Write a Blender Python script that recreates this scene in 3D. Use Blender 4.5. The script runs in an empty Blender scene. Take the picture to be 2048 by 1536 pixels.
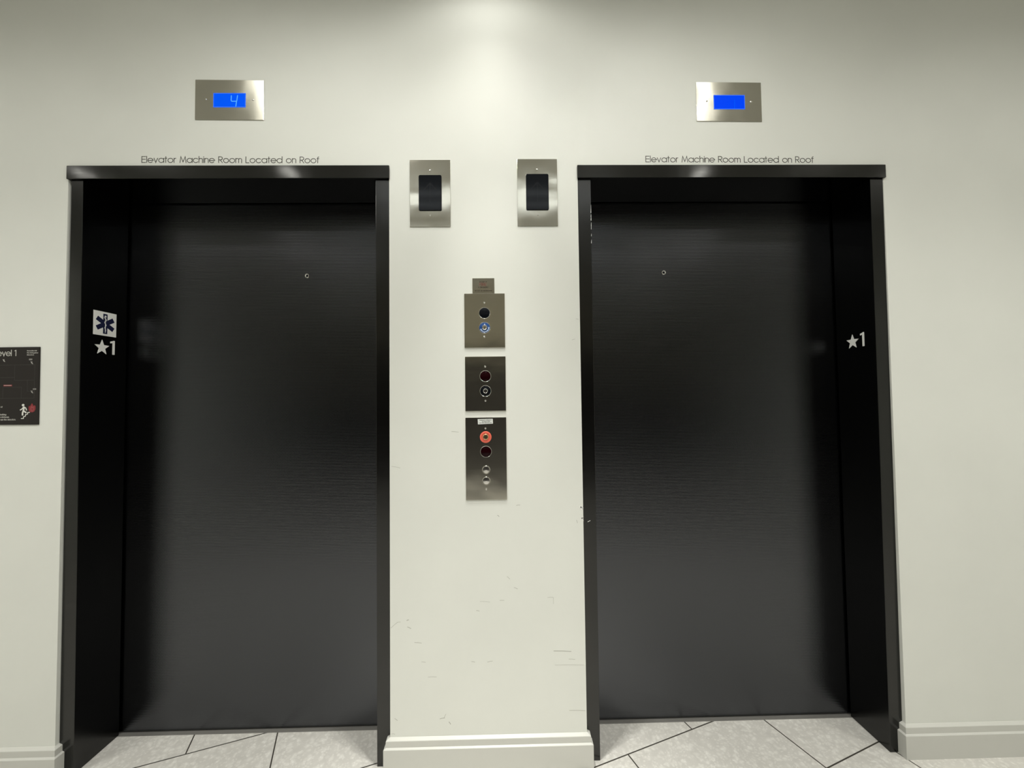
import bpy, bmesh, math, random
from mathutils import Vector, Matrix
C = bpy.context.scene.collection
SC = bpy.context.scene
R = math.radians

# ------------------------------------------------------------------ camera
F_PX, YAW, PITCH, ROLL = 830.0, 0.0183, 0.0325, -0.0116
cd = bpy.data.cameras.new('camera'); cam = bpy.data.objects.new('camera', cd); C.objects.link(cam)
cd.sensor_width = 36.0; cd.lens = 36.0 * F_PX / 2048.0; cd.clip_start = 0.02
fw = Vector((math.sin(YAW) * math.cos(PITCH), math.cos(YAW) * math.cos(PITCH), math.sin(PITCH)))
rt = Vector((math.cos(YAW), -math.sin(YAW), 0.0)); up = rt.cross(fw)
r2 = rt * math.cos(ROLL) + up * math.sin(ROLL); u2 = -rt * math.sin(ROLL) + up * math.cos(ROLL)
M = Matrix((r2, u2, -fw)).transposed().to_4x4(); M.translation = Vector((0.0, -1.5264, 1.3173))
cam.matrix_world = M
SC.camera = cam

# ------------------------------------------------------------------ view, world, lights
SC.view_settings.view_transform = 'Standard'; SC.view_settings.look = 'None'
SC.view_settings.gamma = 1.0; SC.view_settings.use_curve_mapping = False
SC.view_settings.exposure = 1.0
w = bpy.data.worlds.new('world'); SC.world = w; w.use_nodes = True
w.node_tree.nodes['Background'].inputs[0].default_value = (0.9, 0.95, 1.0, 1)
w.node_tree.nodes['Background'].inputs[1].default_value = 0.01
CEIL = 2.95
def spot(x, y, power, size, blend, rad, col=(1.0, 0.985, 0.93)):
    l = bpy.data.lights.new('downlight_or_fill_lamp', 'SPOT'); l.energy = power; l.spot_size = R(size); l.spot_blend = blend
    l.shadow_soft_size = rad; l.color = col
    o = bpy.data.objects.new('downlight_or_fill_lamp', l); C.objects.link(o); o.location = (x, y, CEIL - 0.035); return o
def disk(x, y, power, rad=0.075, col=(1.0, 0.985, 0.94)):
    l = bpy.data.lights.new('downlight_disk', 'AREA'); l.shape = 'DISK'; l.size = rad * 2; l.energy = power; l.color = col
    o = bpy.data.objects.new('downlight_disk', l); C.objects.link(o); o.location = (x, y, CEIL - 0.004); return o
TWIN = [(-0.049, -0.258), (-0.049, -0.382)]
for (x, y) in TWIN:
    spot(x, y, 42, 39, 1.0, 0.012)
    spot(x, y, 3.6, 100, 1.0, 0.012)
    spot(x, y, 1.0, 176, 0.5, 0.012)
DOWN_AND_FILL = [(-1.53, -1.45, 42, 128), (1.44, -1.45, 42, 128), (-0.045, -2.6, 50, 128), (-3.0, -1.45, 34, 132), (2.95, -1.45, 34, 132), (-1.53, -3.3, 36, 128), (1.44, -3.3, 36, 128),  # lamps well behind the camera are unseen fill, added for ambient light
        (-0.66, -0.8, 14, 174), (0.58, -0.8, 14, 174), (-2.15, -0.9, 9.5, 168), (2.05, -0.9, 9.5, 168)]  # near-wall lamps added only to brighten the upper wall
for (x, y, p, sz) in DOWN_AND_FILL:
    spot(x, y, p, sz, 0.8, 0.05)

# ------------------------------------------------------------------ materials
def nmat(name, col, rough=0.5, metal=0.0, spec=0.5, emit=None, es=1.0):
    m = bpy.data.materials.new(name); m.use_nodes = True
    b = m.node_tree.nodes['Principled BSDF']
    b.inputs['Base Color'].default_value = (*col, 1); b.inputs['Roughness'].default_value = rough
    b.inputs['Metallic'].default_value = metal; b.inputs['Specular IOR Level'].default_value = spec
    if emit:
        b.inputs['Emission Color'].default_value = (*emit, 1); b.inputs['Emission Strength'].default_value = es
    return m
class NT:
    def __init__(s, m): s.t = m.node_tree; s.b = m.node_tree.nodes['Principled BSDF']
    def n(s, typ, **kw):
        o = s.t.nodes.new(typ)
        for k, v in kw.items():
            if k.startswith('_'): setattr(o, k[1:], v)
            else: o.inputs[k.replace('__', ' ')].default_value = v
        return o
    def l(s, a, b): s.t.links.new(a, b)
    def math(s, op, a, b=None, c=None):
        o = s.t.nodes.new('ShaderNodeMath'); o.operation = op
        for i, v in enumerate((a, b, c)):
            if v is None: continue
            if isinstance(v, (int, float)): o.inputs[i].default_value = v
            else: s.l(v, o.inputs[i])
        return o.outputs[0]
    def pos(s):
        g = s.n('ShaderNodeNewGeometry'); return g.outputs['Position']
    def ramp(s, fac, stops):
        r = s.n('ShaderNodeValToRGB'); cr = r.color_ramp
        while len(cr.elements) < len(stops): cr.elements.new(0.5)
        for e, (p, c) in zip(cr.elements, stops): e.position = p; e.color = (*c, 1)
        s.l(fac, r.inputs[0]); return r.outputs[0]
    def bump(s, h, strength, dist):
        o = s.n('ShaderNodeBump'); o.inputs['Strength'].default_value = strength; o.inputs['Distance'].default_value = dist
        s.l(h, o.inputs['Height']); s.l(o.outputs[0], s.b.inputs['Normal']); return o

def wall_paint(name, col, rough=0.55):
    m = nmat(name, col, rough, spec=0.35); t = NT(m)
    p = t.pos()
    n1 = t.n('ShaderNodeTexNoise', Scale=3.0, Detail=4.0); t.l(p, n1.inputs['Vector'])
    a = tuple(c * 0.965 for c in col)
    t.l(t.ramp(n1.outputs['Fac'], [(0.35, a), (0.65, col)]), t.b.inputs['Base Color'])
    n2 = t.n('ShaderNodeTexNoise', Scale=260.0, Detail=2.0); t.l(p, n2.inputs['Vector'])
    t.bump(n2.outputs['Fac'], 0.12, 0.0006)
    return m
def brushed(name, col, rough, axis='x', amt=0.25, metal=1.0, warp=0.0):
    m = nmat(name, col, rough, metal); t = NT(m)
    mp = t.n('ShaderNodeMapping')
    sc = {'x': (4, 900, 900), 'z': (900, 900, 4)}[axis]
    mp.inputs['Scale'].default_value = sc; t.l(t.pos(), mp.inputs['Vector'])
    n = t.n('ShaderNodeTexNoise', Scale=1.0, Detail=3.0); t.l(mp.outputs[0], n.inputs['Vector'])
    r = t.n('ShaderNodeMapRange'); t.l(n.outputs['Fac'], r.inputs[0])
    r.inputs['To Min'].default_value = rough * (1 - amt); r.inputs['To Max'].default_value = rough * (1 + amt)
    t.l(r.outputs[0], t.b.inputs['Roughness'])
    if warp:
        n3 = t.n('ShaderNodeTexNoise', Scale=7.0, Detail=1.5); t.l(t.pos(), n3.inputs['Vector'])
        t.bump(n3.outputs['Fac'], 1.0, warp)
    return m
WALL = wall_paint('wall_paint', (0.73, 0.74, 0.69))
CEILM = wall_paint('ceiling_paint', (0.58, 0.58, 0.55), 0.8)
TRIM = nmat('baseboard_paint', (0.56, 0.56, 0.52), 0.35)
STEEL = brushed('brushed_steel', (0.56, 0.54, 0.47), 0.16, 'x', 0.3, 1.0, 0.0022)
STEELV = brushed('brushed_steel_vertical', (0.56, 0.54, 0.47), 0.13, 'x', 0.3, 1.0, 0.0035)
CHROME = nmat('chrome', (0.78, 0.77, 0.74), 0.15, 1.0)
FRAME = brushed('black_steel_frame', (0.056, 0.056, 0.055), 0.22, 'x', 0.35, 1.0, 0.0010)
HEADM = brushed('black_steel_header', (0.060, 0.060, 0.058), 0.13, 'x', 0.35, 1.0, 0.0012)
PLATE_D = STEEL
BLACK = nmat('black_gloss', (0.005, 0.006, 0.008), 0.1, spec=0.16)
REDBLACK = nmat('dark_red_lens', (0.010, 0.001, 0.002), 0.12, spec=0.12)
VINYL = nmat('grey_vinyl', (0.055, 0.052, 0.042), 0.6)
WHITE = nmat('white_vinyl', (0.90, 0.90, 0.87), 0.5)
NAVY = nmat('navy_ink', (0.006, 0.009, 0.045), 0.5)
SIGNM = nmat('dark_sign_face', (0.022, 0.019, 0.017), 0.45, spec=0.15)
GREYTX = nmat('grey_ink', (0.42, 0.41, 0.38), 0.5)
DIMTX = nmat('dim_ink', (0.042, 0.039, 0.037), 0.5)
REDINK = nmat('red_ink', (0.22, 0.02, 0.025), 0.5)
REDETCH = nmat('red_etching', (0.13, 0.03, 0.02), 0.5)
BRNETCH = nmat('brown_etching', (0.035, 0.025, 0.012), 0.5)
BLUEP = nmat('blue_plastic', (0.01, 0.055, 0.20), 0.3)
PALEB = nmat('pale_blue_ink', (0.45, 0.56, 0.75), 0.4)
REDP = nmat('red_plastic', (0.75, 0.14, 0.09), 0.3)
BRASS = nmat('brass', (0.75, 0.58, 0.32), 0.22, 1.0)
DARKH = nmat('dark_keyhole', (0.02, 0.012, 0.008), 0.5)
PAPER = nmat('white_paper', (0.70, 0.72, 0.69), 0.6)
PAPINK = nmat('sticker_ink', (0.16, 0.17, 0.16), 0.6)
SILL = brushed('sill_metal', (0.21, 0.205, 0.19), 0.6, 'x', 0.2, 0.25)
SCUFF = nmat('scuff_grey', (0.42, 0.42, 0.38), 0.6)
SCUFFD = nmat('scuff_dark', (0.22, 0.22, 0.20), 0.6)
CHIP = nmat('chipped_plaster', (0.86, 0.86, 0.84), 0.8)
LCDL = nmat('lcd_blue', (0, 0.01, 0.1), 0.3, spec=0.03, emit=(0.0, 0.088, 0.87), es=0.5)
LCDR = nmat('lcd_deep_blue', (0, 0.01, 0.1), 0.3, spec=0.03, emit=(0.0, 0.05, 0.86), es=0.5)
LCDE = nmat('lcd_edge', (0, 0.02, 0.1), 0.3, spec=0.03, emit=(0.05, 0.17, 0.9), es=0.475)
LCDD = nmat('lcd_digit', (0, 0.02, 0.1), 0.3, spec=0.03, emit=(0.10, 0.42, 1.0), es=0.5)
LCDF = nmat('lcd_faint_digit', (0, 0.02, 0.1), 0.3, spec=0.03, emit=(0.0, 0.08, 0.92), es=0.49)
LAMP = nmat('lamp_diffuser', (0.8, 0.8, 0.8), 0.5, emit=(1.0, 0.98, 0.93), es=11.0)
RINGL = nmat('ring_light_diffuser', (0.8, 0.8, 0.8), 0.5, emit=(1.0, 0.99, 0.92), es=1.8)
RINGL2 = nmat('line_light_diffuser', (0.8, 0.8, 0.8), 0.5, emit=(0.92, 0.98, 1.0), es=3.2)
DARKW = brushed('dark_panelling', (0.014, 0.011, 0.010), 0.5, 'z', 0.3, 0.0)

def door_mat():
    m = nmat('rigidized_black_steel', (0.085, 0.088, 0.095), 0.3, 1.0); t = NT(m)
    sx = t.n('ShaderNodeSeparateXYZ'); t.l(t.pos(), sx.inputs[0])
    X, Z = sx.outputs[0], sx.outputs[2]
    row = t.math('MULTIPLY', Z, 1 / 0.0062)
    rz = t.math('SINE', t.math('MULTIPLY', row, 2 * math.pi))
    shift = t.math('MULTIPLY', t.math('MODULO', t.math('FLOOR', row), 2.0), 0.5)
    cx = t.math('SINE', t.math('MULTIPLY', t.math('ADD', t.math('MULTIPLY', X, 1 / 0.0034), shift), 2 * math.pi))
    h = t.math('ADD', rz, t.math('MULTIPLY', cx, 0.45))
    t.bump(h, 1.0, 0.00009)
    n = t.n('ShaderNodeTexNoise', Scale=2.2, Detail=3.0); t.l(t.pos(), n.inputs['Vector'])
    r = t.n('ShaderNodeMapRange'); t.l(n.outputs['Fac'], r.inputs[0])
    r.inputs['To Min'].default_value = 0.18; r.inputs['To Max'].default_value = 0.225
    t.l(r.outputs[0], t.b.inputs['Roughness'])
    return m
DOORM = door_mat()

def floor_mat():
    m = nmat('stone_tile', (0.6, 0.58, 0.54), 0.4); t = NT(m)
    sx = t.n('ShaderNodeSeparateXYZ'); t.l(t.pos(), sx.inputs[0])
    c, s = math.cos(R(20.3)), math.sin(R(20.3))
    U = t.math('ADD', t.math('MULTIPLY', sx.outputs[0], c), t.math('MULTIPLY', sx.outputs[1], s))
    N = t.math('ADD', t.math('MULTIPLY', sx.outputs[0], -s), t.math('MULTIPLY', sx.outputs[1], c))
    cb = t.n('ShaderNodeCombineXYZ')
    t.l(t.math('ADD', U, -0.425 - 0.305 + 6.1), cb.inputs[0]); t.l(t.math('ADD', N, 0.428 + 6.2), cb.inputs[1])
    br = t.n('ShaderNodeTexBrick', Scale=1.0); br.offset = 0.5; br.offset_frequency = 2; br.squash = 1.0
    br.inputs['Brick Width'].default_value = 0.61; br.inputs['Row Height'].default_value = 0.31
    br.inputs['Mortar Size'].default_value = 0.0027; br.inputs['Mortar Smooth'].default_value = 0.2
    t.l(cb.outputs[0], br.inputs['Vector'])
    # pebbly veining, two sizes of pale clasts
    wn = t.n('ShaderNodeTexNoise', Scale=14.0, Detail=4.0); t.l(cb.outputs[0], wn.inputs['Vector'])
    mx = t.n('ShaderNodeMix'); mx.data_type = 'VECTOR'; mx.inputs[0].default_value = 0.035
    t.l(cb.outputs[0], mx.inputs[4]); t.l(wn.outputs['Color'], mx.inputs[5])
    v1 = t.n('ShaderNodeTexVoronoi', Scale=55.0, Randomness=1.0); t.l(mx.outputs[1], v1.inputs['Vector'])
    v2 = t.n('ShaderNodeTexVoronoi', Scale=120.0, Randomness=1.0); t.l(mx.outputs[1], v2.inputs['Vector'])
    n2 = t.n('ShaderNodeTexNoise', Scale=30.0, Detail=6.0); t.l(mx.outputs[1], n2.inputs['Vector'])
    c1 = t.n('ShaderNodeSeparateXYZ'); t.l(v1.outputs['Color'], c1.inputs[0]); c2 = t.n('ShaderNodeSeparateXYZ'); t.l(v2.outputs['Color'], c2.inputs[0])
    big = t.math('MULTIPLY', t.math('GREATER_THAN', c1.outputs[0], 0.45), t.math('SUBTRACT', 0.62, v1.outputs['Distance']))
    sml = t.math('MULTIPLY', t.math('GREATER_THAN', c2.outputs[1], 0.5), t.math('SUBTRACT', 0.6, v2.outputs['Distance']))
    k = t.math('ADD', t.math('MULTIPLY', t.math('MAXIMUM', big, 0.0), 0.55), t.math('MULTIPLY', t.math('MAXIMUM', sml, 0.0), 0.5))
    k = t.math('ADD', k, t.math('MULTIPLY', n2.outputs['Fac'], 0.35))
    col = t.ramp(k, [(0.12, (0.565, 0.55, 0.51)), (0.34, (0.66, 0.645, 0.60)), (0.6, (0.76, 0.75, 0.705))])
    mix = t.n('ShaderNodeMix'); mix.data_type = 'RGBA'; t.l(br.outputs['Fac'], mix.inputs[0])
    t.l(col, mix.inputs[6]); mix.inputs[7].default_value = (0.055, 0.05, 0.04, 1)
    t.l(mix.outputs[2], t.b.inputs['Base Color'])
    inv = t.math('SUBTRACT', 1.0, br.outputs['Fac'])
    t.bump(t.math('ADD', inv, t.math('MULTIPLY', n2.outputs['Fac'], 0.12)), 0.5, 0.001)
    return m
FLOORM = floor_mat()

# ------------------------------------------------------------------ mesh helpers
def link(name, me, parent=None, m=None):
    o = bpy.data.objects.new(name, me); C.objects.link(o)
    if parent is not None: o.parent = parent
    if m: me.materials.append(m)
    return o
class B:
    """collects world-space shapes; build() links them as one mesh relative to its thing's origin"""
    def __init__(s): s.bm = bmesh.new()
    def poly(s, vs):
        return s.bm.faces.new([s.bm.verts.new(v) for v in vs])
    def box(s, x0, x1, y0, y1, z0, z1):
        return s.hexa([(x0, y0, z0), (x1, y0, z0), (x1, y1, z0), (x0, y1, z0), (x0, y0, z1), (x1, y0, z1), (x1, y1, z1), (x0, y1, z1)])
    def hexa(s, p):
        v = [s.bm.verts.new(q) for q in p]
        for f in ((0, 3, 2, 1), (4, 5, 6, 7), (0, 1, 5, 4), (1, 2, 6, 5), (2, 3, 7, 6), (3, 0, 4, 7)):
            s.bm.faces.new([v[i] for i in f])
        return s
    def prism(s, pts, fn, d0, d1):
        """pts 2-D outline, fn(a, b, d) -> xyz"""
        n = len(pts)
        a = [s.bm.verts.new(fn(p[0], p[1], d0)) for p in pts]; b = [s.bm.verts.new(fn(p[0], p[1], d1)) for p in pts]
        s.bm.faces.new(a); s.bm.faces.new(b[::-1])
        for i in range(n):
            j = (i + 1) % n; s.bm.faces.new((a[j], a[i], b[i], b[j]))
        return s
    def lathe(s, cx, cz, prof, seg=40, y0=0.0):
        """profile of (radius, depth out of the wall) about an axis square to the wall"""
        rings = []
        for (r, d) in prof:
            if r < 1e-6: rings.append([s.bm.verts.new((cx, y0 - d, cz))])
            else: rings.append([s.bm.verts.new((cx + r * math.cos(2 * math.pi * k / seg), y0 - d, cz + r * math.sin(2 * math.pi * k / seg))) for k in range(seg)])
        for A, D in zip(rings, rings[1:]):
            for k in range(seg):
                j = (k + 1) % seg
                if len(A) == 1 and len(D) == 1: continue
                if len(A) == 1: s.bm.faces.new((A[0], D[k], D[j]))
                elif len(D) == 1: s.bm.faces.new((A[k], A[j], D[0]))
                else: s.bm.faces.new((A[k], A[j], D[j], D[k]))
        return s
    def build(s, name, m, parent=None, bevel=0.0, smooth=False):
        bmesh.ops.recalc_face_normals(s.bm, faces=s.bm.faces[:])
        if parent is not None:
            off = Vector((0, 0, 0)); q_ = parent
            while q_ is not None: off += Vector(q_.location); q_ = q_.parent
            for v in s.bm.verts: v.co -= off
        me = bpy.data.meshes.new(name); s.bm.to_mesh(me); s.bm.free()
        if smooth:
            for p in me.polygons: p.use_smooth = True
        o = link(name, me, parent, m)
        if smooth: me.set_sharp_from_angle(angle=R(35))
        if bevel:
            b = o.modifiers.new('bevel', 'BEVEL'); b.width = bevel; b.segments = 2; b.limit_method = 'ANGLE'; b.angle_limit = R(40)
        return o
def thing(name, loc, label=None, cat=None, group=None, kind=None):
    o = bpy.data.objects.new(name, None); C.objects.link(o); o.location = loc; o.empty_display_size = 0.05
    if label: o['label'] = label
    if cat: o['category'] = cat
    if group: o['group'] = group
    if kind: o['kind'] = kind
    return o
def tag(o, label, cat, group=None):
    o['label'] = label; o['category'] = cat
    if group: o['group'] = group
    return o
def struct(o, label=None):
    o['kind'] = 'structure'
    if label: o['label'] = label
    return o
def rrect(x0, x1, z0, z1, r, n=5):
    pts = []
    for (cx, cz, a0) in ((x1 - r, z1 - r, 0), (x0 + r, z1 - r, 90), (x0 + r, z0 + r, 180), (x1 - r, z0 + r, 270)):
        for k in range(n + 1):
            a = R(a0 + 90 * k / n); pts.append((cx + r * math.cos(a), cz + r * math.sin(a)))
    return pts
WALLFN = lambda a, b, d: (a, -d, b)          # on the elevator wall, d out of it
LJ, RJ = -1.540, 1.400
LJFN = lambda a, b, d: (LJ + d, a, b)        # on the left jamb, a = depth
RJFN = lambda a, b, d: (RJ - d, a, b)

# ------------------------------------------------------------------ stroke lettering
def arc(cx, cy, r, a0, a1, ry=None, n=None):
    ry = r if ry is None else ry
    n = n or max(4, int(abs(a1 - a0) / 15))
    return [(cx + r * math.cos(R(a0 + (a1 - a0) * k / n)), cy + ry * math.sin(R(a0 + (a1 - a0) * k / n))) for k in range(n + 1)]
X = 0.72; q = 0.36
G = {
 ' ': (0.30, []),
 'A': (0.78, [[(0, 0), (0.39, 1), (0.78, 0)], [(0.13, 0.33), (0.65, 0.33)]]),
 'B': (0.54, [[(0, 0), (0, 1)] + arc(0.26, 0.76, 0.24, 90, -90) + [(0, 0.52)], arc(0.27, 0.26, 0.26, 90, -90) + [(0, 0)]]),
 'C': (0.86, [arc(0.5, 0.5, 0.5, 45, 315)]),
 'D': (0.72, [[(0, 0), (0, 1), (0.22, 1)] + arc(0.22, 0.5, 0.5, 90, -90) + [(0, 0)]]),
 'E': (0.52, [[(0.52, 1), (0, 1), (0, 0), (0.52, 0)], [(0, 0.53), (0.5, 0.53)]]),
 'F': (0.48, [[(0.48, 1), (0, 1), (0, 0)], [(0, 0.53), (0.46, 0.53)]]),
 'G': (0.95, [arc(0.5, 0.5, 0.5, 45, 360) + [(0.55, 0.5)]]),
 'H': (0.66, [[(0, 0), (0, 1)], [(0.66, 0), (0.66, 1)], [(0, 0.53), (0.66, 0.53)]]),
 'I': (0.02, [[(0.01, 0), (0.01, 1)]]),
 'K': (0.55, [[(0, 0), (0, 1)], [(0.52, 1), (0, 0.45), (0.55, 0)]]),
 'L': (0.44, [[(0, 1), (0, 0), (0.44, 0)]]),
 'M': (0.86, [[(0, 0), (0.12, 1), (0.43, 0.1), (0.74, 1), (0.86, 0)]]),
 'N': (0.68, [[(0, 0), (0, 1), (0.68, 0), (0.68, 1)]]),
 'O': (1.0, [arc(0.5, 0.5, 0.5, 0, 360)]),
 'P': (0.5, [[(0, 0), (0, 1)] + arc(0.24, 0.74, 0.26, 90, -90) + [(0, 0.48)]]),
 'R': (0.54, [[(0, 0), (0, 1)] + arc(0.26, 0.73, 0.27, 90, -90) + [(0, 0.46)], [(0.22, 0.46), (0.54, 0)]]),
 'S': (0.46, [arc(0.23, 0.75, 0.22, 40, 250, 0.25) + arc(0.22, 0.26, 0.24, 70, -140, 0.26)]),
 'T': (0.46, [[(0, 1), (0.46, 1)], [(0.23, 1), (0.23, 0)]]),
 'U': (0.58, [[(0, 1)] + arc(0.29, 0.29, 0.29, 180, 360) + [(0.58, 1)]]),
 'V': (0.68, [[(0, 1), (0.34, 0), (0.68, 1)]]),
 'W': (1.0, [[(0, 1), (0.25, 0), (0.5, 0.95), (0.75, 0), (1.0, 1)]]),
 'X': (0.6, [[(0, 0), (0.6, 1)], [(0, 1), (0.6, 0)]]),
 'Y': (0.6, [[(0, 1), (0.3, 0.48), (0.6, 1)], [(0.3, 0.48), (0.3, 0)]]),
 'a': (2 * q, [arc(q, q, q, 0, 360), [(2 * q, X), (2 * q, 0)]]),
 'b': (2 * q, [arc(q, q, q, 0, 360), [(0, 1.04), (0, 0)]]),
 'c': (0.66, [arc(q, q, q, 40, 320)]),
 'd': (2 * q, [arc(q, q, q, 0, 360), [(2 * q, 1.04), (2 * q, 0)]]),
 'e': (2 * q, [[(0.02, q)] + [(2 * q, q)] + arc(q, q, q, 0, 318)]),
 'f': (0.26, [arc(0.26, 0.84, 0.16, 95, 180) + [(0.10, 0)], [(0, X), (0.26, X)]]),
 'g': (2 * q, [arc(q, q, q, 0, 360), [(2 * q, X), (2 * q, 0)] + arc(q, 0, q, 0, -150, 0.3)]),
 'h': (0.5, [[(0, 0), (0, 1.04)], [(0, 0.45)] + arc(0.25, 0.46, 0.25, 180, 0, 0.26) + [(0.5, 0)]]),
 'i': (0.02, [[(0.01, 0), (0.01, X)], [(0.01, 0.92), (0.01, 0.98)]]),
 'k': (0.4, [[(0, 0), (0, 1.04)], [(0.38, X), (0, 0.33), (0.42, 0)]]),
 'l': (0.02, [[(0.01, 0), (0.01, 1.04)]]),
 'm': (0.84, [[(0, 0), (0, X)], [(0, 0.46)] + arc(0.21, 0.47, 0.21, 180, 0, 0.25) + [(0.42, 0)], [(0.42, 0.46)] + arc(0.63, 0.47, 0.21, 180, 0, 0.25) + [(0.84, 0)]]),
 'n': (0.5, [[(0, 0), (0, X)], [(0, 0.45)] + arc(0.25, 0.46, 0.25, 180, 0, 0.26) + [(0.5, 0)]]),
 'o': (2 * q, [arc(q, q, q, 0, 360)]),
 'p': (2 * q, [arc(q, q, q, 0, 360), [(0, X), (0, -0.3)]]),
 'q': (2 * q, [arc(q, q, q, 0, 360), [(2 * q, X), (2 * q, -0.3)]]),
 'r': (0.24, [[(0, 0), (0, X)], [(0, 0.48)] + arc(0.24, 0.46, 0.24, 180, 90, 0.26)]),
 's': (0.34, [arc(0.17, 0.54, 0.16, 40, 250, 0.18) + arc(0.16, 0.19, 0.17, 70, -140, 0.19)]),
 't': (0.28, [[(0.13, 0.98), (0.13, 0)], [(0, X), (0.28, X)]]),
 'u': (0.48, [[(0, X)] + arc(0.24, 0.25, 0.24, 180, 360, 0.25) + [(0.48, X)], [(0.48, 0.25), (0.48, 0)]]),
 'v': (0.52, [[(0, X), (0.26, 0), (0.52, X)]]),
 'w': (0.8, [[(0, X), (0.2, 0), (0.4, X), (0.6, 0), (0.8, X)]]),
 'x': (0.46, [[(0, 0), (0.46, X)], [(0, X), (0.46, 0)]]),
 'y': (0.52, [[(0, X), (0.26, 0)], [(0.52, X), (0.14, -0.3)]]),
 '1': (0.24, [[(0, 0.9), (0.2, 1), (0.2, 0)]]),
 '.': (0.04, [[(0.0, 0.0), (0.04, 0.0)]]),
 "'": (0.04, [[(0.02, 1.0), (0.02, 0.82)]]),
}
SP = 0.15
def text_width(s): return sum(G[c][0] + SP for c in s) - SP
def ribbon(b, pts, wd, fn, d0, d1, cap=True):
    hw = wd / 2
    closed = (Vector(pts[0]) - Vector(pts[-1])).length < 1e-7
    P = [Vector(p) for p in pts]
    if closed: P = P[:-1]
    n = len(P); L = []; Rr = []
    for i in range(n):
        a = P[i - 1] if (i > 0 or closed) else None
        c = P[(i + 1) % n] if (i < n - 1 or closed) else None
        d1v = (P[i] - a).normalized() if a is not None else None
        d2v = (c - P[i]).normalized() if c is not None else None
        if d1v is None: d1v = d2v; 
        if d2v is None: d2v = d1v
        m = (d1v + d2v)
        if m.length < 1e-6: m = d1v
        m.normalize(); nn = Vector((-m.y, m.x)); k = hw / max(0.35, nn.dot(Vector((-d1v.y, d1v.x))))
        base = P[i].copy()
        if cap and not closed and i == 0: base -= d2v * hw * 0.9
        if cap and not closed and i == n - 1: base += d1v * hw * 0.9
        L.append(base + nn * k); Rr.append(base - nn * k)
    V = lambda p, d: b.bm.verts.new(fn(p.x, p.y, d))
    l0 = [V(p, d0) for p in L]; r0 = [V(p, d0) for p in Rr]; l1 = [V(p, d1) for p in L]; r1 = [V(p, d1) for p in Rr]
    m = n if closed else n - 1
    for i in range(m):
        j = (i + 1) % n
        b.bm.faces.new((l1[i], r1[i], r1[j], l1[j])); b.bm.faces.new((l0[i], l0[j], r0[j], r0[i]))
        b.bm.faces.new((l0[i], l1[i], l1[j], l0[j])); b.bm.faces.new((r0[i], r0[j], r1[j], r1[i]))
    if not closed:
        b.bm.faces.new((l0[0], r0[0], r1[0], l1[0])); b.bm.faces.new((l0[-1], l1[-1], r1[-1], r0[-1]))
def text(b, s, x0, z0, h, wd, fn=WALLFN, width=None, d0=0.0, d1=0.0004, align='l', tilt=0.0):
    sx = h
    if width: sx = width / text_width(s)
    W = text_width(s) * sx
    x = x0 - (W if align == 'r' else W / 2 if align == 'c' else 0)
    xs = x
    for c in s:
        w_, strokes = G[c]
        for k, st in enumerate(strokes):
            ribbon(b, [(x + p[0] * sx, z0 + p[1] * h + (x + p[0] * sx - xs) * tilt) for p in st], wd, fn, d0, d1 + 0.00001 * k)
        x += (w_ + SP) * sx
    return b

# ------------------------------------------------------------------ room shell
XL, XR, YF, TH = -3.6, 3.6, -4.5, 0.12
OPEN = [(-1.5914, -0.4205), (0.2828, 1.4490)]
HOP = 2.180
b = B()
xs = [XL, OPEN[0][0], OPEN[0][1], OPEN[1][0], OPEN[1][1], XR]
for i in (0, 2, 4): b.box(xs[i], xs[i + 1], 0.0, TH, 0.0, HOP)
b.box(XL, XR, 0.0, TH, HOP, CEIL)
bmesh.ops.remove_doubles(b.bm, verts=b.bm.verts[:], dist=1e-5)
wall = struct(b.build('wall_back', WALL), 'off-white painted wall around the two elevator entrances')
b = B(); b.box(XL, XR, YF, 0.180, -0.1, 0.0); floor = struct(b.build('floor', FLOORM), 'pale stone tiles laid diagonally')
b = B(); b.box(XL, XR, YF, TH, CEIL, CEIL + 0.1); struct(b.build('ceiling', CEILM))
b = B(); b.box(XL - 0.1, XL, YF, TH, -0.1, CEIL + 0.1); struct(b.build('wall_left', WALL))
b = B(); b.box(XR, XR + 0.1, YF, TH, -0.1, CEIL + 0.1); struct(b.build('wall_right', WALL))
b = B(); b.box(XL - 0.1, XR + 0.1, YF - 0.1, YF, -0.1, CEIL + 0.1); struct(b.build('wall_front', wall_paint('far_wall_paint', (0.62, 0.58, 0.48))))
b = B()
for k in range(6): b.box(XL + 1.2 * k + 0.004, XL + 1.2 * (k + 1) - 0.004, YF, YF + 0.03, 0.0, 1.98)
struct(b.build('trim_1', DARKW), 'dark panelling on the opposite wall')

# baseboards: stepped profile swept along the wall and returned into the openings
PROF = [(0.0, 0.0), (0.0195, 0.0), (0.0195, 0.0815), (0.0187, 0.0828), (0.0125, 0.0856), (0.0125, 0.1065), (0.0115, 0.1080), (0.001, 0.1128), (0.0, 0.1128)]
def baseboard(name, path, label):
    b = B(); P = [Vector(p) for p in path]; n = len(P); rings = []
    for i in range(n):
        d1 = (P[i] - P[i - 1]).normalized() if i > 0 else (P[1] - P[0]).normalized()
        d2 = (P[i + 1] - P[i]).normalized() if i < n - 1 else d1
        n1 = Vector((d1.y, -d1.x)); n2 = Vector((d2.y, -d2.x)); m = (n1 + n2).normalized(); k = 1 / m.dot(n1)
        rings.append([b.bm.verts.new((P[i].x + m.x * k * o_, P[i].y + m.y * k * o_, z)) for (o_, z) in PROF])
    for A, D in zip(rings, rings[1:]):
        for i in range(len(PROF)):
            j = (i + 1) % len(PROF); b.bm.faces.new((A[i], D[i], D[j], A[j]))
    b.bm.faces.new(rings[0][::-1]); b.bm.faces.new(rings[-1])
    return struct(b.build(name, TRIM), label)
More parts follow.
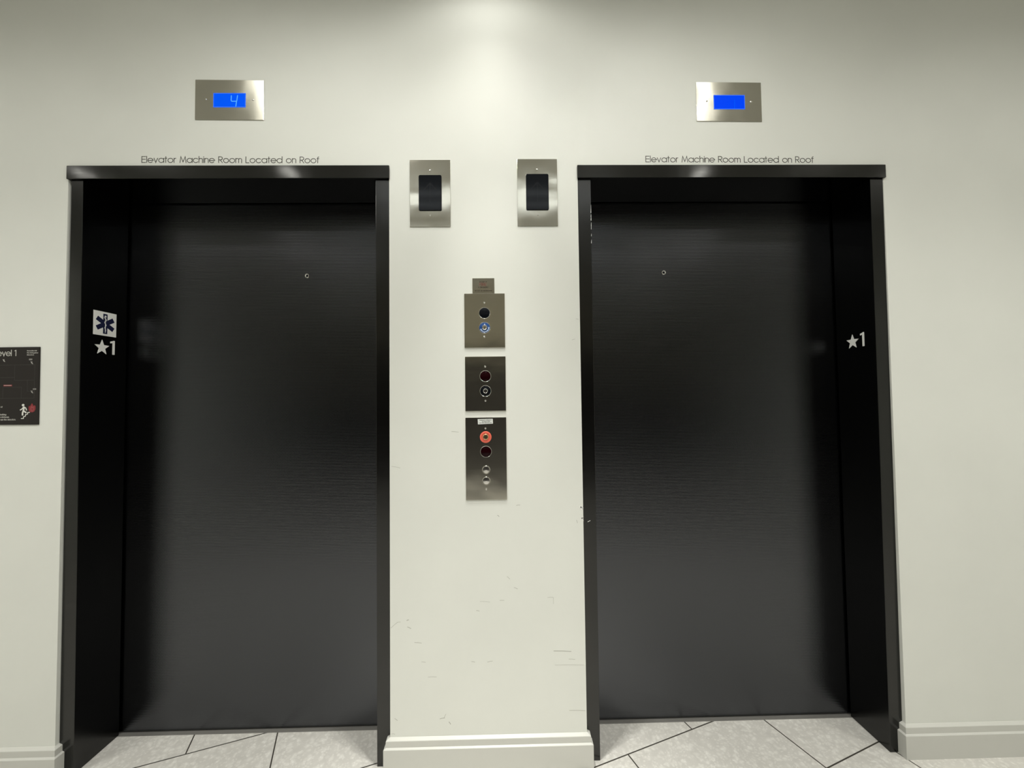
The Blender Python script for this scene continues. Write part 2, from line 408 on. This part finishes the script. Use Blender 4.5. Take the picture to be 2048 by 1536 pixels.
YE = 0.0132
baseboard('baseboard_left', [(XL, 0), (OPEN[0][0], 0), (OPEN[0][0], YE)], 'off-white stepped baseboard left of the left elevator')
baseboard('baseboard_center', [(OPEN[0][1], YE), (OPEN[0][1], 0), (OPEN[1][0], 0), (OPEN[1][0], YE)], 'off-white stepped baseboard on the pier between the elevators')
baseboard('baseboard_right', [(OPEN[1][1], YE), (OPEN[1][1], 0), (XR, 0)], 'off-white stepped baseboard right of the right elevator')

# scuffs, scratches and a knocked corner on the pier
SC_ = [(0.168, 0.401, 0.23, 0.398, .0022), (0.148, 0.591, 0.169, 0.591, .001), (0.169, 0.591, 0.169, 0.568, .001), (-0.333, 0.442, -0.308, 0.439, .0013),
 (-0.285, 0.319, -0.255, 0.319, .001), (-0.243, 0.172, -0.227, 0.175, .002), (-0.229, 0.175, -0.222, 0.188, .0012), (-0.211, 0.16, -0.206, 0.153, .0025),
 (0.027, 0.629, 0.039, 0.624, .0015), (0.002, 0.669, 0.012, 0.66, .001), (-0.417, 0.495, -0.394, 0.514, .0012), (-0.394, 0.514, -0.383, 0.515, .001),
 (-0.358, 0.497, -0.346, 0.491, .0018), (0.039, 0.924, 0.052, 0.925, .0015), (-0.414, 1.072, -0.383, 1.066, .001), (-0.195, 1.196, -0.17, 1.193, .0012),
 (-0.129, 0.37, -0.117, 0.368, .0013), (-0.072, 0.367, -0.054, 0.37, .0012), (0.171, 0.351, 0.276, 0.349, .0008), (0.222, 0.371, 0.244, 0.369, .0012),
 (0.221, 0.19, 0.277, 0.188, .0013), (-0.097, 0.582, -0.061, 0.579, .0008), (-0.025, 0.584, -0.01, 0.584, .0012), (0.252, 1.528, 0.263, 1.531, .0012),
 (0.268, 1.606, 0.277, 1.604, .0013), (-0.404, 0.177, -0.395, 0.17, .0016), (-0.416, 0.124, -0.404, 0.123, .001), (0.258, 0.867, 0.261, 0.857, .0015),
 (-0.308, 0.373, -0.294, 0.371, .0012), (-0.36, 0.52, -0.354, 0.522, .0025), (-0.030, 0.889, -0.025, 0.885, .0022), (-0.11, 0.55, -0.1, 0.548, .0015)]
b = B()
for (x0, z0, x1, z1, wd) in SC_: ribbon(b, [(x0, z0), ((x0 + x1) / 2, (z0 + z1) / 2 + 0.0008), (x1, z1)], wd, WALLFN, 0.0, 0.00025)
sc = b.build('scuff_marks', SCUFF, wall); sc['kind'] = 'stuff'
b = B(); random.seed(4)
for k in range(15):
    z = 0.865 + 0.055 * random.random(); x = 0.2822 - 0.010 * random.random() ** 1.6; s_ = 0.0012 + 0.0035 * random.random()
    b.prism([(x + s_ * math.cos(a) * random.uniform(.6, 1.1) * 0.8, z + s_ * math.sin(a) * random.uniform(.7, 1.6)) for a in [R(t_) for t_ in range(0, 360, 45)]], WALLFN, 0.0, 0.0003)
cp = b.build('chipped_corner', CHIP, wall); cp['kind'] = 'stuff'

# ------------------------------------------------------------------ elevator entrances
def elevator(n, xo0, xi0, xi1, xo1, hx, ringx, ringz, label, fl0, fl1):
    t = thing('door_%d' % n, ((xi0 + xi1) / 2, 0.1, 0.0), label, 'elevator door', kind='structure')
    HT, HB = 2.1839, 2.1345
    def leg(a0, a1, ob, name='jamb', flange=0):
        b = B(); ft, fb = 0.002, 0.0138
        b.hexa([(a0, fb, 0), (a1, fb, 0), (a1, 0.188, 0), (a0, 0.188, 0), (a0 + ob, ft, 2.134), (a1, ft, 2.134), (a1, 0.188, 2.134), (a0 + ob, 0.188, 2.134)])
        return b.build(name, FRAME, t, 0.0012)
    leg(xo0, xi0, 0.009 if n == 1 else 0.0); leg(xi1, xo1, 0.0)
    b = B(); b.box(hx[0], hx[1], -0.007, 0.188, HB, HT); b.build('header', HEADM, t, 0.0015)
    b = B(); b.box(xo0, xo1, 0.180, 0.30, -0.10, 0.0005)
    for k in range(2): b.box(xi0, xi1, 0.186 + 0.05 * k, 0.190 + 0.05 * k, 0.0005, 0.0022)
    b.build('sill', SILL, t)
    b = B(); b.box(xo0 + 0.004, xo1 - 0.004, 0.196, 0.226, 0.008, 2.17)
    p = b.build('door_panel', DOORM, t, 0.001)
    b = B(); b.lathe(ringx, ringz, [(0.0048, 0.0), (0.0048, 0.0012), (0.0058, 0.0020), (0.0086, 0.0020), (0.0096, 0.0008), (0.0096, 0.0)], 32, 0.196)
    b.build('keyhole_ring', CHROME, p, smooth=True)
    b = B(); b.lathe(ringx, ringz, [(0.0, 0.0003), (0.0048, 0.0003)], 24, 0.196); b.build('keyhole', BLACK, p)
    return t, p
d1, p1 = elevator(1, -1.5910, LJ, -0.4712, -0.4208, (-1.5925, -0.4190), -0.8140, 1.8321,
    'black steel elevator door on the left, its jamb carrying the emergency medical sign', 0, 0)
d2, p2 = elevator(2, 0.2832, 0.3322, RJ, 1.4486, (0.2815, 1.4545), 0.6767, 1.8365,
    'black steel elevator door on the right, only a star and 1 on its jamb', 0, 0)
# worn spots on the door faces and paint chips on the right entrance's near jamb
b = B()
pts = [(0.3315, 1.97), (0.3315, 2.03)]
for k in range(11):
    z = 1.885 + 0.145 * random.random() ** 0.8; w_ = random.uniform(0.0006, 0.002); h_ = random.uniform(0.003, 0.016)
    b.prism([(0.3322 - w_, z), (0.3322, z - 0.001), (0.3322, z + h_), (0.3322 - w_ * 0.5, z + h_ * 0.7)], lambda a, c, d: (a, 0.0022 + (2.134 - c) * 0.0055 - d, c), 0.0, 0.0004 + 0.00003 * k)
ribbon(b, [(0.3005, 0.858), (0.3095, 0.862)], 0.0012, lambda a, c, d: (a, 0.0086 - d, c), 0.0, 0.0009)
o = b.build('paint_chips', CHIP, d2); o['kind'] = 'stuff'

# ------------------------------------------------------------------ signs on the jambs
def star_pts(cx, cz, r, mir=1):
    return [(cx + mir * (r if k % 2 == 0 else r * 0.42) * math.cos(R(90 + 36 * k)), cz + (r if k % 2 == 0 else r * 0.42) * math.sin(R(90 + 36 * k))) for k in range(10)]
t = thing('emergency_medical_sign', (LJ, 0.096, 1.619), 'white square sign with dark six-barred medical star on left elevator jamb', 'sign')
b = B(); b.prism([(0.0503, 1.5733), (0.1417, 1.5733), (0.1417, 1.6652), (0.0503, 1.6652)], LJFN, 0.0, 0.0012); pl = b.build('plate', WHITE, t)
b = B(); cx, cz = 0.096, 1.6192
for k in range(3):
    a = R(90 + 60 * k); ux, uz = math.cos(a), math.sin(a); L_, W_ = 0.0385, 0.0085
    b.prism([(cx + ux * s1 * L_ - uz * s2 * W_, cz + uz * s1 * L_ + ux * s2 * W_) for (s1, s2) in ((-1, -1), (1, -1), (1, 1), (-1, 1))], LJFN, 0.0012, 0.0016 + 0.00002 * k)
sb = b.build('six_barred_star', NAVY, pl)
b = B()
ribbon(b, [(cx, cz - 0.033), (cx, cz + 0.031)], 0.0018, LJFN, 0.0016, 0.0022)
ribbon(b, [(cx + (0.0012 + 0.0042 * (k / 40)) * math.sin(k / 40 * 5.6 * math.pi), cz - 0.030 + 0.056 * k / 40) for k in range(41)], 0.0015, LJFN, 0.0016, 0.00225)
b.prism([(cx + 0.0035 * math.cos(R(a)), cz + 0.029 + 0.0035 * math.sin(R(a))) for a in range(0, 360, 30)], LJFN, 0.0016, 0.0023)
b.build('rod_and_snake', WHITE, pl)
def marker(fn, loc, cx, cz, mir, s0, s1, z0, z1, label):
    t = thing('floor_marker', loc, label, 'floor number', 'star and 1 markers on the elevator jambs')
    b = B(); b.prism(star_pts(cx, cz, 0.0300, mir), fn, 0.0, 0.0015); b.build('star', WHITE, t)
    b = B(); w_ = s1 - s0; flag = s0 - 0.0092 * (1 if w_ > 0 else -1)
    top = z1
    b.prism([(s0, z0), (s1, z0), (s1, top), (s0 + w_ * 0.35, top), (s0, top - 0.002), (flag, top - 0.0045), (flag, top - 0.0115), (s0, top - 0.0095)], fn, 0.0, 0.0015)
    b.build('numeral', WHITE, t, 0.0008)
marker(LJFN, (LJ, 0.098, 1.53), 0.0853, 1.5268, 1, 0.1275, 0.1372, 1.5036, 1.5585, 'white star and numeral 1 under the medical sign on left elevator jamb')
marker(RJFN, (RJ, 0.098, 1.53), 0.1085, 1.5245, 1, 0.0632, 0.0541, 1.5012, 1.5560, 'white star and numeral 1 alone on the right elevator jamb')

# ------------------------------------------------------------------ lettering above the doors
for (x0, x1, z0, tilt, side) in ((-1.3272, -0.6800, 2.1990, -0.004, 'left'), (0.5420, 1.1820, 2.1985, -0.0045, 'right')):
    b = B(); text(b, 'Elevator Machine Room Located on Roof', x0, z0, 0.0222, 0.0024, width=x1 - x0, tilt=tilt)
    tag(b.build('wall_lettering', VINYL), 'thin grey words Elevator Machine Room Located on Roof above the %s elevator' % side, 'lettering', 'machine room lettering over the elevators')

# ------------------------------------------------------------------ wall plates
PT = 0.003
def screw(t, x, z, d=PT, r=0.0034):
    b = B(); b.lathe(x, z, [(0.0, 0.0020), (r * 0.5, 0.0019), (r * 0.85, 0.0012), (r, 0.0)], 16, -d)
    return b.build('screw', CHROME, t, smooth=True)
def faceplate(t, x0, x1, z0, z1, m=STEEL, d=PT, skew=0.0):
    b = B(); b.prism([(x0, z0), (x1, z0 + skew), (x1, z1 + skew), (x0, z1)], WALLFN, 0.0, d); return b.build('faceplate', m, t, 0.0005)

def floor_display(x0, x1, z0, z1, wx0, wx1, wz0, wz1, s0, s1, sz, label, right):
    t = thing('floor_display', ((x0 + x1) / 2, 0, (z0 + z1) / 2), label, 'floor display', 'floor displays above the elevators')
    faceplate(t, x0, x1, z0, z1, skew=-0.0018)
    b = B(); b.prism([(wx0, wz0), (wx1, wz0), (wx1, wz1), (wx0, wz1)], WALLFN, PT, PT + 0.0005)
    s = b.build('screen', LCDR if right else LCDL, t)
    b = B(); ribbon(b, [(wx0, wz0), (wx1, wz0), (wx1, wz1), (wx0, wz1), (wx0, wz0)], 0.0022, WALLFN, PT, PT + 0.0011); b.build('screen_edge', LCDE, s)
    b = B()
    if right:
        ribbon(b, [(0.8848, 2.4345), (0.8838, 2.4035)], 0.0028, WALLFN, PT + 0.0005, PT + 0.0009)
        b.build('digit', LCDF, s)
    else:
        for st in ([(-1.0013, 2.4485), (-1.0020, 2.4310), (-0.9995, 2.4275), (-0.9940, 2.4275)], [(-0.9915, 2.4275), (-0.9835, 2.4278)],
                   [(-0.9787, 2.4490), (-0.9812, 2.4295)], [(-0.9822, 2.4265), (-0.9845, 2.4090)]):
            ribbon(b, st, 0.0030, WALLFN, PT + 0.0005, PT + 0.0009)
        b.build('digit', LCDD, s)
    screw(t, s0, sz + 0.0015); screw(t, s1, sz - 0.001)
floor_display(-1.1346, -0.8827, 2.3590, 2.5101, -1.0662, -0.9498, 2.4058, 2.4576, -1.0939, -0.9221, 2.4342, 'steel floor display showing a blue 4 above the left elevator', False)
floor_display(0.7388, 0.9880, 2.3544, 2.5055, 0.8058, 0.9228, 2.4007, 2.4535, 0.7785, 0.9479, 2.4302, 'steel floor display with almost blank blue screen above the right elevator', True)

def lantern(x0, x1, z0, z1, wx0, wx1, wz0, wz1, label, upward):
    t = thing('hall_lantern', ((x0 + x1) / 2, 0, (z0 + z1) / 2), label, 'hall lantern', 'hall lanterns on the pier')
    faceplate(t, x0, x1, z0, z1, STEELV)
    b = B(); b.prism(rrect(wx0, wx1, wz0, wz1, 0.005), WALLFN, PT, PT + 0.004); l = b.build('lens', BLACK, t, 0.0012)
    cx = (wx0 + wx1) / 2; cz = (wz0 + wz1) / 2; s = 1 if upward else -1
    b = B(); ribbon(b, [(cx - 0.022, cz + s * 0.012), (cx, cz + s * 0.036), (cx + 0.022, cz + s * 0.012)], 0.0035, WALLFN, PT + 0.004, PT + 0.0042)
    ribbon(b, [(cx, cz + s * 0.033), (cx, cz - s * 0.036)], 0.0035, WALLFN, PT + 0.004, PT + 0.00425)
    b.build('arrow', nmat('faint_arrow', (0.009, 0.010, 0.012), 0.2, spec=0.2), l)
    xm = (x0 + x1) / 2
    screw(t, xm, z1 - 0.0395); screw(t, xm, z0 + 0.0415)
lantern(-0.3434, -0.1930, 1.9537, 2.2057, -0.3100, -0.2254, 2.0129, 2.1467, 'steel hall lantern with black lens beside the left elevator, screwed to the pier', True)
lantern(0.0558, 0.2058, 1.9547, 2.2084, 0.0886, 0.1730, 2.0142, 2.1502, 'steel hall lantern with black lens beside the right elevator, screwed to the pier', True)

# fire warning plate
t = thing('fire_warning_plate', (-0.0739, 0, 1.731), 'small engraved steel plate reading FIRE on top of the uppermost key panel', 'sign')
faceplate(t, -0.1142, -0.0333, 1.7031, 1.7598)
b = B(); text(b, 'FIRE', -0.0750, 1.7313, 0.0098, 0.0016, width=0.026, align='c', d0=PT, d1=PT + 0.0003); b.build('large_word', REDETCH, t)
b = B()
for (s_, z, w_, ) in (('IN CASE OF', 1.7440, 0.026), ('IN THIS BUILDING', 1.7242, 0.037), ('DO NOT USE THIS ELEVATOR', 1.7110, 0.062)):
    text(b, s_, -0.0740, z, 0.0036, 0.0010, width=w_, align='c', d0=PT, d1=PT + 0.0003)
b.build('lettering', BRNETCH, t)
b = B(); text(b, 'USE EXIT STAIRWAYS', -0.0740, 1.7175, 0.0034, 0.0006, width=0.056, align='c', d0=PT, d1=PT + 0.0003); b.build('faint_lettering', nmat('faint_etching', (0.14, 0.115, 0.07), 0.5), t)

def disc(t, name, x, z, r, m, d=PT, hgt=0.0012, smooth=True):
    b = B(); b.lathe(x, z, [(0, hgt), (r * 0.96, hgt), (r, hgt * 0.6), (r, 0)], 40, -d); return b.build(name, m, t, smooth=smooth)
def ring(t, name, x, z, r0, r1, m, d=PT, hgt=0.0016):
    b = B(); b.lathe(x, z, [(r0, 0), (r0, hgt), ((r0 + r1) / 2, hgt * 1.2), (r1, hgt * 0.7), (r1, 0)], 40, -d); return b.build(name, m, t, smooth=True)
def indicator(t, x, z, m):
    l_ = disc(t, 'indicator_lens', x, z, 0.0200, m); ring(l_, 'bezel', x, z, 0.0199, 0.0210, CHROME)
def key_cylinder(t, x, z, r, m, hole='round'):
    ring(t, 'cylinder_rim', x, z, r * 0.78, r, m, PT + 0.0012, 0.003)
    disc(t, 'lock_cylinder', x, z, r * 0.78, m, PT + 0.0012, 0.0012)
    b = B()
    b.prism([(x - 0.0012, z - r * .62), (x + 0.0012, z - r * .62), (x + 0.0022, z - r * .1), (x + 0.0012, z + r * .25), (x - 0.0012, z + r * .25), (x - 0.0022, z - r * .1)], WALLFN, PT + 0.0024, PT + 0.0027)
    b.build('keyway', DARKH, t)

CX = -0.0705
# uppermost panel
t = thing('key_switch_panel', (CX, 0, 1.602), 'upper steel key panel with blue-ringed key switch, directly under the FIRE plate', 'key switch panel', 'control plates down the pier')
faceplate(t, -0.1448, 0.0043, 1.5018, 1.7026)
screw(t, CX - 0.0006, 1.6679); screw(t, CX - 0.0008, 1.5416)
indicator(t, CX, 1.6297, BLACK)
kr = disc(t, 'key_switch', CX, 1.5757, 0.0200, BLUEP); ring(kr, 'bezel', CX, 1.5757, 0.0199, 0.0209, CHROME)
b = B()
for (a0, a1) in ((205, 262), (272, 325), (345, 360)): ribbon(b, arc(CX, 1.5757, 0.0152, a0, a1), 0.0042, WALLFN, PT + 0.0012, PT + 0.0015)
b.prism([(CX - 0.002, 1.5900), (CX + 0.002, 1.5900), (CX + 0.001, 1.5860), (CX - 0.001, 1.5860)], WALLFN, PT + 0.0012, PT + 0.0015)
b.build('switch_markings', PALEB, kr)
key_cylinder(kr, CX, 1.5762, 0.0098, CHROME)
# middle panel
t = thing('key_switch_panel', (CX, 0, 1.3689), 'middle steel key panel with black discs, between the blue and red key switches', 'key switch panel', 'control plates down the pier')
faceplate(t, -0.1438, 0.0050, 1.2689, 1.4690)
screw(t, CX + 0.0007, 1.4316); screw(t, CX + 0.0004, 1.3065)
indicator(t, CX + 0.001, 1.3965, REDBLACK)
kr = disc(t, 'key_switch', CX + 0.001, 1.3423, 0.0200, BLACK); ring(kr, 'bezel', CX + 0.001, 1.3423, 0.0199, 0.0209, CHROME)
key_cylinder(kr, CX + 0.001, 1.3423, 0.0092, CHROME)
# lowest panel with the call buttons
t = thing('call_button_panel', (CX, 0, 1.0958), 'tall steel call plate with red key switch and two round buttons, lowest on pier', 'call button panel', 'control plates down the pier')
faceplate(t, -0.1441, 0.0051, 0.9461, 1.2456)
screw(t, CX - 0.0006, 1.2058); screw(t, CX + 0.0002, 0.9849)
kr = disc(t, 'key_switch', CX, 1.1739, 0.0212, REDP, hgt=0.0014)
ring(kr, 'switch_rim', CX, 1.1739, 0.0150, 0.0212, REDP, hgt=0.0024)
key_cylinder(kr, CX, 1.1745, 0.0108, BRASS)
indicator(t, CX + 0.0006, 1.1210, REDBLACK)
for z in (1.0552, 1.0155):
    b = B(); b.lathe(CX + 0.0007, z, [(0.0, 0.0031), (0.0120, 0.0022), (0.0128, 0.0012), (0.0128, 0.0)], 48, -PT)
    bt = b.build('call_button', CHROME, t)
    ring(bt, 'button_collar', CX + 0.0007, z, 0.0134, 0.0150, STEEL, hgt=0.0008)
    b = B(); b.lathe(CX + 0.0007, z + 0.0142, [(0, 0.0022), (0.0015, 0.0018), (0.0019, 0.0)], 16, -PT); b.build('call_light', nmat('call_light', (0.9, 0.9, 0.86), 0.3), bt, smooth=True)
b = B(); b.prism([(-0.0984, 1.2206), (-0.0434, 1.2226), (-0.0442, 1.2403), (-0.0991, 1.2395)], WALLFN, PT, PT + 0.0003)
st = b.build('instruction_sticker', PAPER, t); st['label'] = 'white paper instruction sticker'
b = B()
for (s_, x, z, w_) in (("EMERGENCY OPERATION", -0.0706, 1.2338, 0.045), ('IN CASE OF FIRE', -0.0690, 1.2292, 0.028), ('USE FIRE SERVICE KEY', -0.0706, 1.2242, 0.048)):
    text(b, s_, x, z, 0.0028, 0.0006, width=w_, align='c', d0=PT + 0.0003, d1=PT + 0.0005, tilt=0.02)
b.build('sticker_lettering', PAPINK, st)

# ------------------------------------------------------------------ level sign at the left edge
t = thing('evacuation_sign', (-1.77, 0, 1.38), 'dark Level 1 evacuation sign with running figure, cut off by the left edge', 'sign')
b = B(); b.prism([(-1.868, 1.2410), (-1.6735, 1.2398), (-1.6752, 1.5198), (-1.868, 1.5192)], WALLFN, 0.0, 0.004); b.build('panel', SIGNM, t, 0.0006)
D0, D1 = 0.004, 0.0043
SD = dict(d0=D0, d1=D1)
b = B(); text(b, 'Level 1', -1.7572, 1.4882, 0.0198, 0.0022, align='r', width=0.0775, **SD); b.build('title', nmat('title_ink', (0.55, 0.54, 0.5), 0.5), t)
b = B()
for (s_, x, z, w_) in (('Evacuation Exit', -1.7185, 1.5042, 0.034), ('Fire Extinguisher', -1.7185, 1.4966, 0.039), ('Elevators', -1.7183, 1.4893, 0.024)):
    text(b, s_, x, z, 0.0036, 0.0007, width=w_, **SD)
b.build('legend_lettering', GREYTX, t)
b = B()
for (x1, z, s_) in ((-1.7866, 1.2748, 'Exit the building'), (-1.7758, 1.2658, 'by the stairways.'), (-1.7527, 1.2566, 'Do not use the elevators.')):
    text(b, s_, x1, z, 0.0050, 0.0009, align='r', **SD)
text(b, 'In case of', -1.8005, 1.3022, 0.0048, 0.0008, align='r', **SD)
text(b, 'FIRE', -1.8095, 1.2848, 0.0115, 0.0019, align='r', **SD)
b.build('instruction_lettering', GREYTX, t)
for (x, z) in ((-1.8005, 1.4710), (-1.7020, 1.4622), (-1.6990, 1.3572)):
    b = B(); ribbon(b, [(x - 0.002, z + 0.004), (x + 0.001, z), (x + 0.004, z - 0.0035)], 0.0022, WALLFN, D0, D1); ribbon(b, [(x + 0.002, z + 0.004), (x, z - 0.002)], 0.0015, WALLFN, D0, D1 + 0.00005)
    b.build('map_marker', GREYTX, t)
for (x, z) in ((-1.7055, 1.4762), (-1.6890, 1.3690)):
    b = B(); ribbon(b, [(x - 0.005, z), (x + 0.005, z)], 0.0015, WALLFN, D0, D1); ribbon(b, [(x - 0.005, z - 0.0032), (x + 0.005, z - 0.0032)], 0.0015, WALLFN, D0, D1)
    b.build('map_caption', GREYTX, t)
b = B()
for st in ([(-1.86, 1.455), (-1.69, 1.455), (-1.69, 1.335), (-1.86, 1.335)], [(-1.76, 1.455), (-1.76, 1.40), (-1.69, 1.40)], [(-1.80, 1.335), (-1.80, 1.375), (-1.735, 1.375), (-1.735, 1.335)], [(-1.82, 1.455), (-1.82, 1.41), (-1.76, 1.41)],
           [(-1.715, 1.40), (-1.715, 1.36), (-1.69, 1.36)]):
    ribbon(b, st, 0.0008, WALLFN, D0, D1)
b.build('floor_plan', DIMTX, t)
b = B(); ribbon(b, [(-1.7960, 1.3812), (-1.7710, 1.3812)], 0.0058, WALLFN, D0, D1); hm = b.build('location_marker', REDINK, t)
b = B(); ribbon(b, [(-1.7960, 1.3814), (-1.7715, 1.3814)], 0.0017, WALLFN, D1, D1 + 0.0002); b.build('marker_text_line', GREYTX, hm)
b = B()
fl = [(-1.7075, 1.2920), (-1.7085, 1.3030), (-1.7060, 1.3085), (-1.7035, 1.3045), (-1.7000, 1.3120), (-1.6965, 1.3165), (-1.6930, 1.3110), (-1.6900, 1.3060), (-1.6870, 1.3100), (-1.6838, 1.3040), (-1.6842, 1.2945), (-1.6880, 1.2870), (-1.6950, 1.2838), (-1.7030, 1.2855)]
b.prism(fl, WALLFN, D0, D1 - 0.00005)
b.build('flame', REDINK, t)
b = B(); fl2 = [(-1.7000, 1.2960), (-1.6985, 1.3050), (-1.6955, 1.3010), (-1.6920, 1.3040), (-1.6905, 1.2940), (-1.6940, 1.2880), (-1.6980, 1.2900)]
ribbon(b, fl2 + [fl2[0]], 0.0012, WALLFN, D1 - 0.00005, D1 + 0.00015); b.build('flame_outline', nmat('flame_line', (0.34, 0.10, 0.10), 0.5), t)
b = B()
b.prism([(-1.7276 + 0.0045 * math.cos(R(a)), 1.3103 + 0.0042 * math.sin(R(a))) for a in range(0, 360, 24)], WALLFN, D0, D1 + 0.0001)
b.prism([(-1.7283, 1.3040), (-1.7245, 1.3052), (-1.7215, 1.3020), (-1.7222, 1.2960), (-1.7238, 1.2900), (-1.7285, 1.2890), (-1.7278, 1.2950), (-1.7272, 1.2985)], WALLFN, D0, D1 + 0.0002)
ribbon(b, [(-1.7265, 1.3030), (-1.7295, 1.2975), (-1.7365, 1.2932)], 0.0036, WALLFN, D0, D1 + 0.0003)
ribbon(b, [(-1.7235, 1.3035), (-1.7175, 1.2990), (-1.7152, 1.2925)], 0.0032, WALLFN, D0, D1 + 0.0004)
ribbon(b, [(-1.7262, 1.2900), (-1.7285, 1.2820), (-1.7284, 1.2755)], 0.0050, WALLFN, D0, D1 + 0.0005)
ribbon(b, [(-1.7248, 1.2890), (-1.7170, 1.2838)], 0.0046, WALLFN, D0, D1 + 0.0006)
b.build('running_figure', nmat('figure_ink', (0.68, 0.68, 0.63), 0.5), t)
b = B(); ribbon(b, [(-1.7325, 1.2625), (-1.7255, 1.2625), (-1.7248, 1.2690), (-1.7190, 1.2700), (-1.7180, 1.2765), (-1.7115, 1.2778), (-1.7105, 1.2838), (-1.7045, 1.2842)], 0.0026, WALLFN, D0, D1 + 0.0001)
b.build('stair_symbol', bpy.data.materials['figure_ink'], t)

# ------------------------------------------------------------------ ceiling lights (out of view; nearest and farthest downlight rows are added fill)
def can(x, y, r, m=LAMP, emit=True):
    side = 'left' if x < -0.3 else 'right' if x > 0.3 else 'middle'
    row = 'row added as fill closest to the elevator wall' if y > -1.2 else 'second row out' if y > -2 else 'row added as fill farthest from the elevators'
    far = 'outer ' if abs(x) > 2 else 'inner '
    t = thing('ceiling_light', (x, y, CEIL), '%sround recessed downlight on the %s, %s' % (far if side != 'middle' else '', side, row), 'ceiling light', 'recessed lobby downlights')
    b = B(); seg = 32
    def rg(r_, z): return [b.bm.verts.new((x + r_ * math.cos(2 * math.pi * k / seg), y + r_ * math.sin(2 * math.pi * k / seg), z)) for k in range(seg)]
    rs = [rg(r + 0.015, CEIL), rg(r + 0.012, CEIL - 0.006), rg(r, CEIL - 0.006), rg(r, CEIL - 0.001)]
    for A, D in zip(rs, rs[1:]):
        for k in range(seg): b.bm.faces.new((A[k], A[(k + 1) % seg], D[(k + 1) % seg], D[k]))
    b.build('trim_ring', TRIM, t, smooth=True)
    b = B(); d_ = [(x + r * 0.55 * math.cos(2 * math.pi * k / seg), y + r * 0.55 * math.sin(2 * math.pi * k / seg), CEIL - 0.002) for k in range(seg)]
    b.poly(d_); b.build('lamp_lens', LAMP, t)
    return t
for (x, y, p, sz) in DOWN_AND_FILL: can(x, y, 0.08)
t = thing('ceiling_light', (-0.049, -0.32, CEIL), 'twin-lamp downlight close to the elevator wall', 'ceiling light')
b = B(); b.box(-0.115, 0.017, -0.46, -0.18, CEIL - 0.006, CEIL); b.build('trim_plate', TRIM, t, 0.002)
for (x, y) in TWIN:
    b = B()
    seg = 24
    a_ = [b.bm.verts.new((x + 0.03 * math.cos(2 * math.pi * k / seg), y + 0.03 * math.sin(2 * math.pi * k / seg), CEIL - 0.0065)) for k in range(seg)]
    c_ = [b.bm.verts.new((x + 0.03 * math.cos(2 * math.pi * k / seg), y + 0.03 * math.sin(2 * math.pi * k / seg), CEIL - 0.018)) for k in range(seg)]
    for k in range(seg): b.bm.faces.new((a_[k], a_[(k + 1) % seg], c_[(k + 1) % seg], c_[k]))
    b.bm.faces.new(a_); b.bm.faces.new(c_[::-1])
    b.build('lamp', CHROME, t)
# curved line lights flanking the twin lamp, and a pair of straight ones behind the camera
for (side, pts) in (('left', [(-1.11, -0.44), (-1.20, -0.565), (-1.285, -0.70), (-1.355, -0.86), (-1.41, -1.02), (-1.44, -1.18)]),
                    ('right', [(0.98, -0.44), (1.06, -0.57), (1.125, -0.71), (1.19, -0.88), (1.25, -1.03), (1.29, -1.18)])):
    b = B(); ribbon(b, pts, 0.075, lambda a, c, d: (a, c, CEIL - d), 0.0, 0.012)
    tag(b.build('ceiling_line_light', RINGL), 'curved line light in the ceiling towards the %s elevator' % side, 'ceiling light')
for (y, wd, lb) in ((-1.74, 0.018, 'nearer'), (-1.945, 0.018, 'farther')):
    b = B(); ribbon(b, [(-1.05, y), (0.9, y)], wd, lambda a, c, d: (a, c, CEIL - d), 0.0, 0.012)
    tag(b.build('ceiling_line_light', RINGL2), 'straight line light across the lobby ceiling, the %s from the elevators' % lb, 'ceiling light')
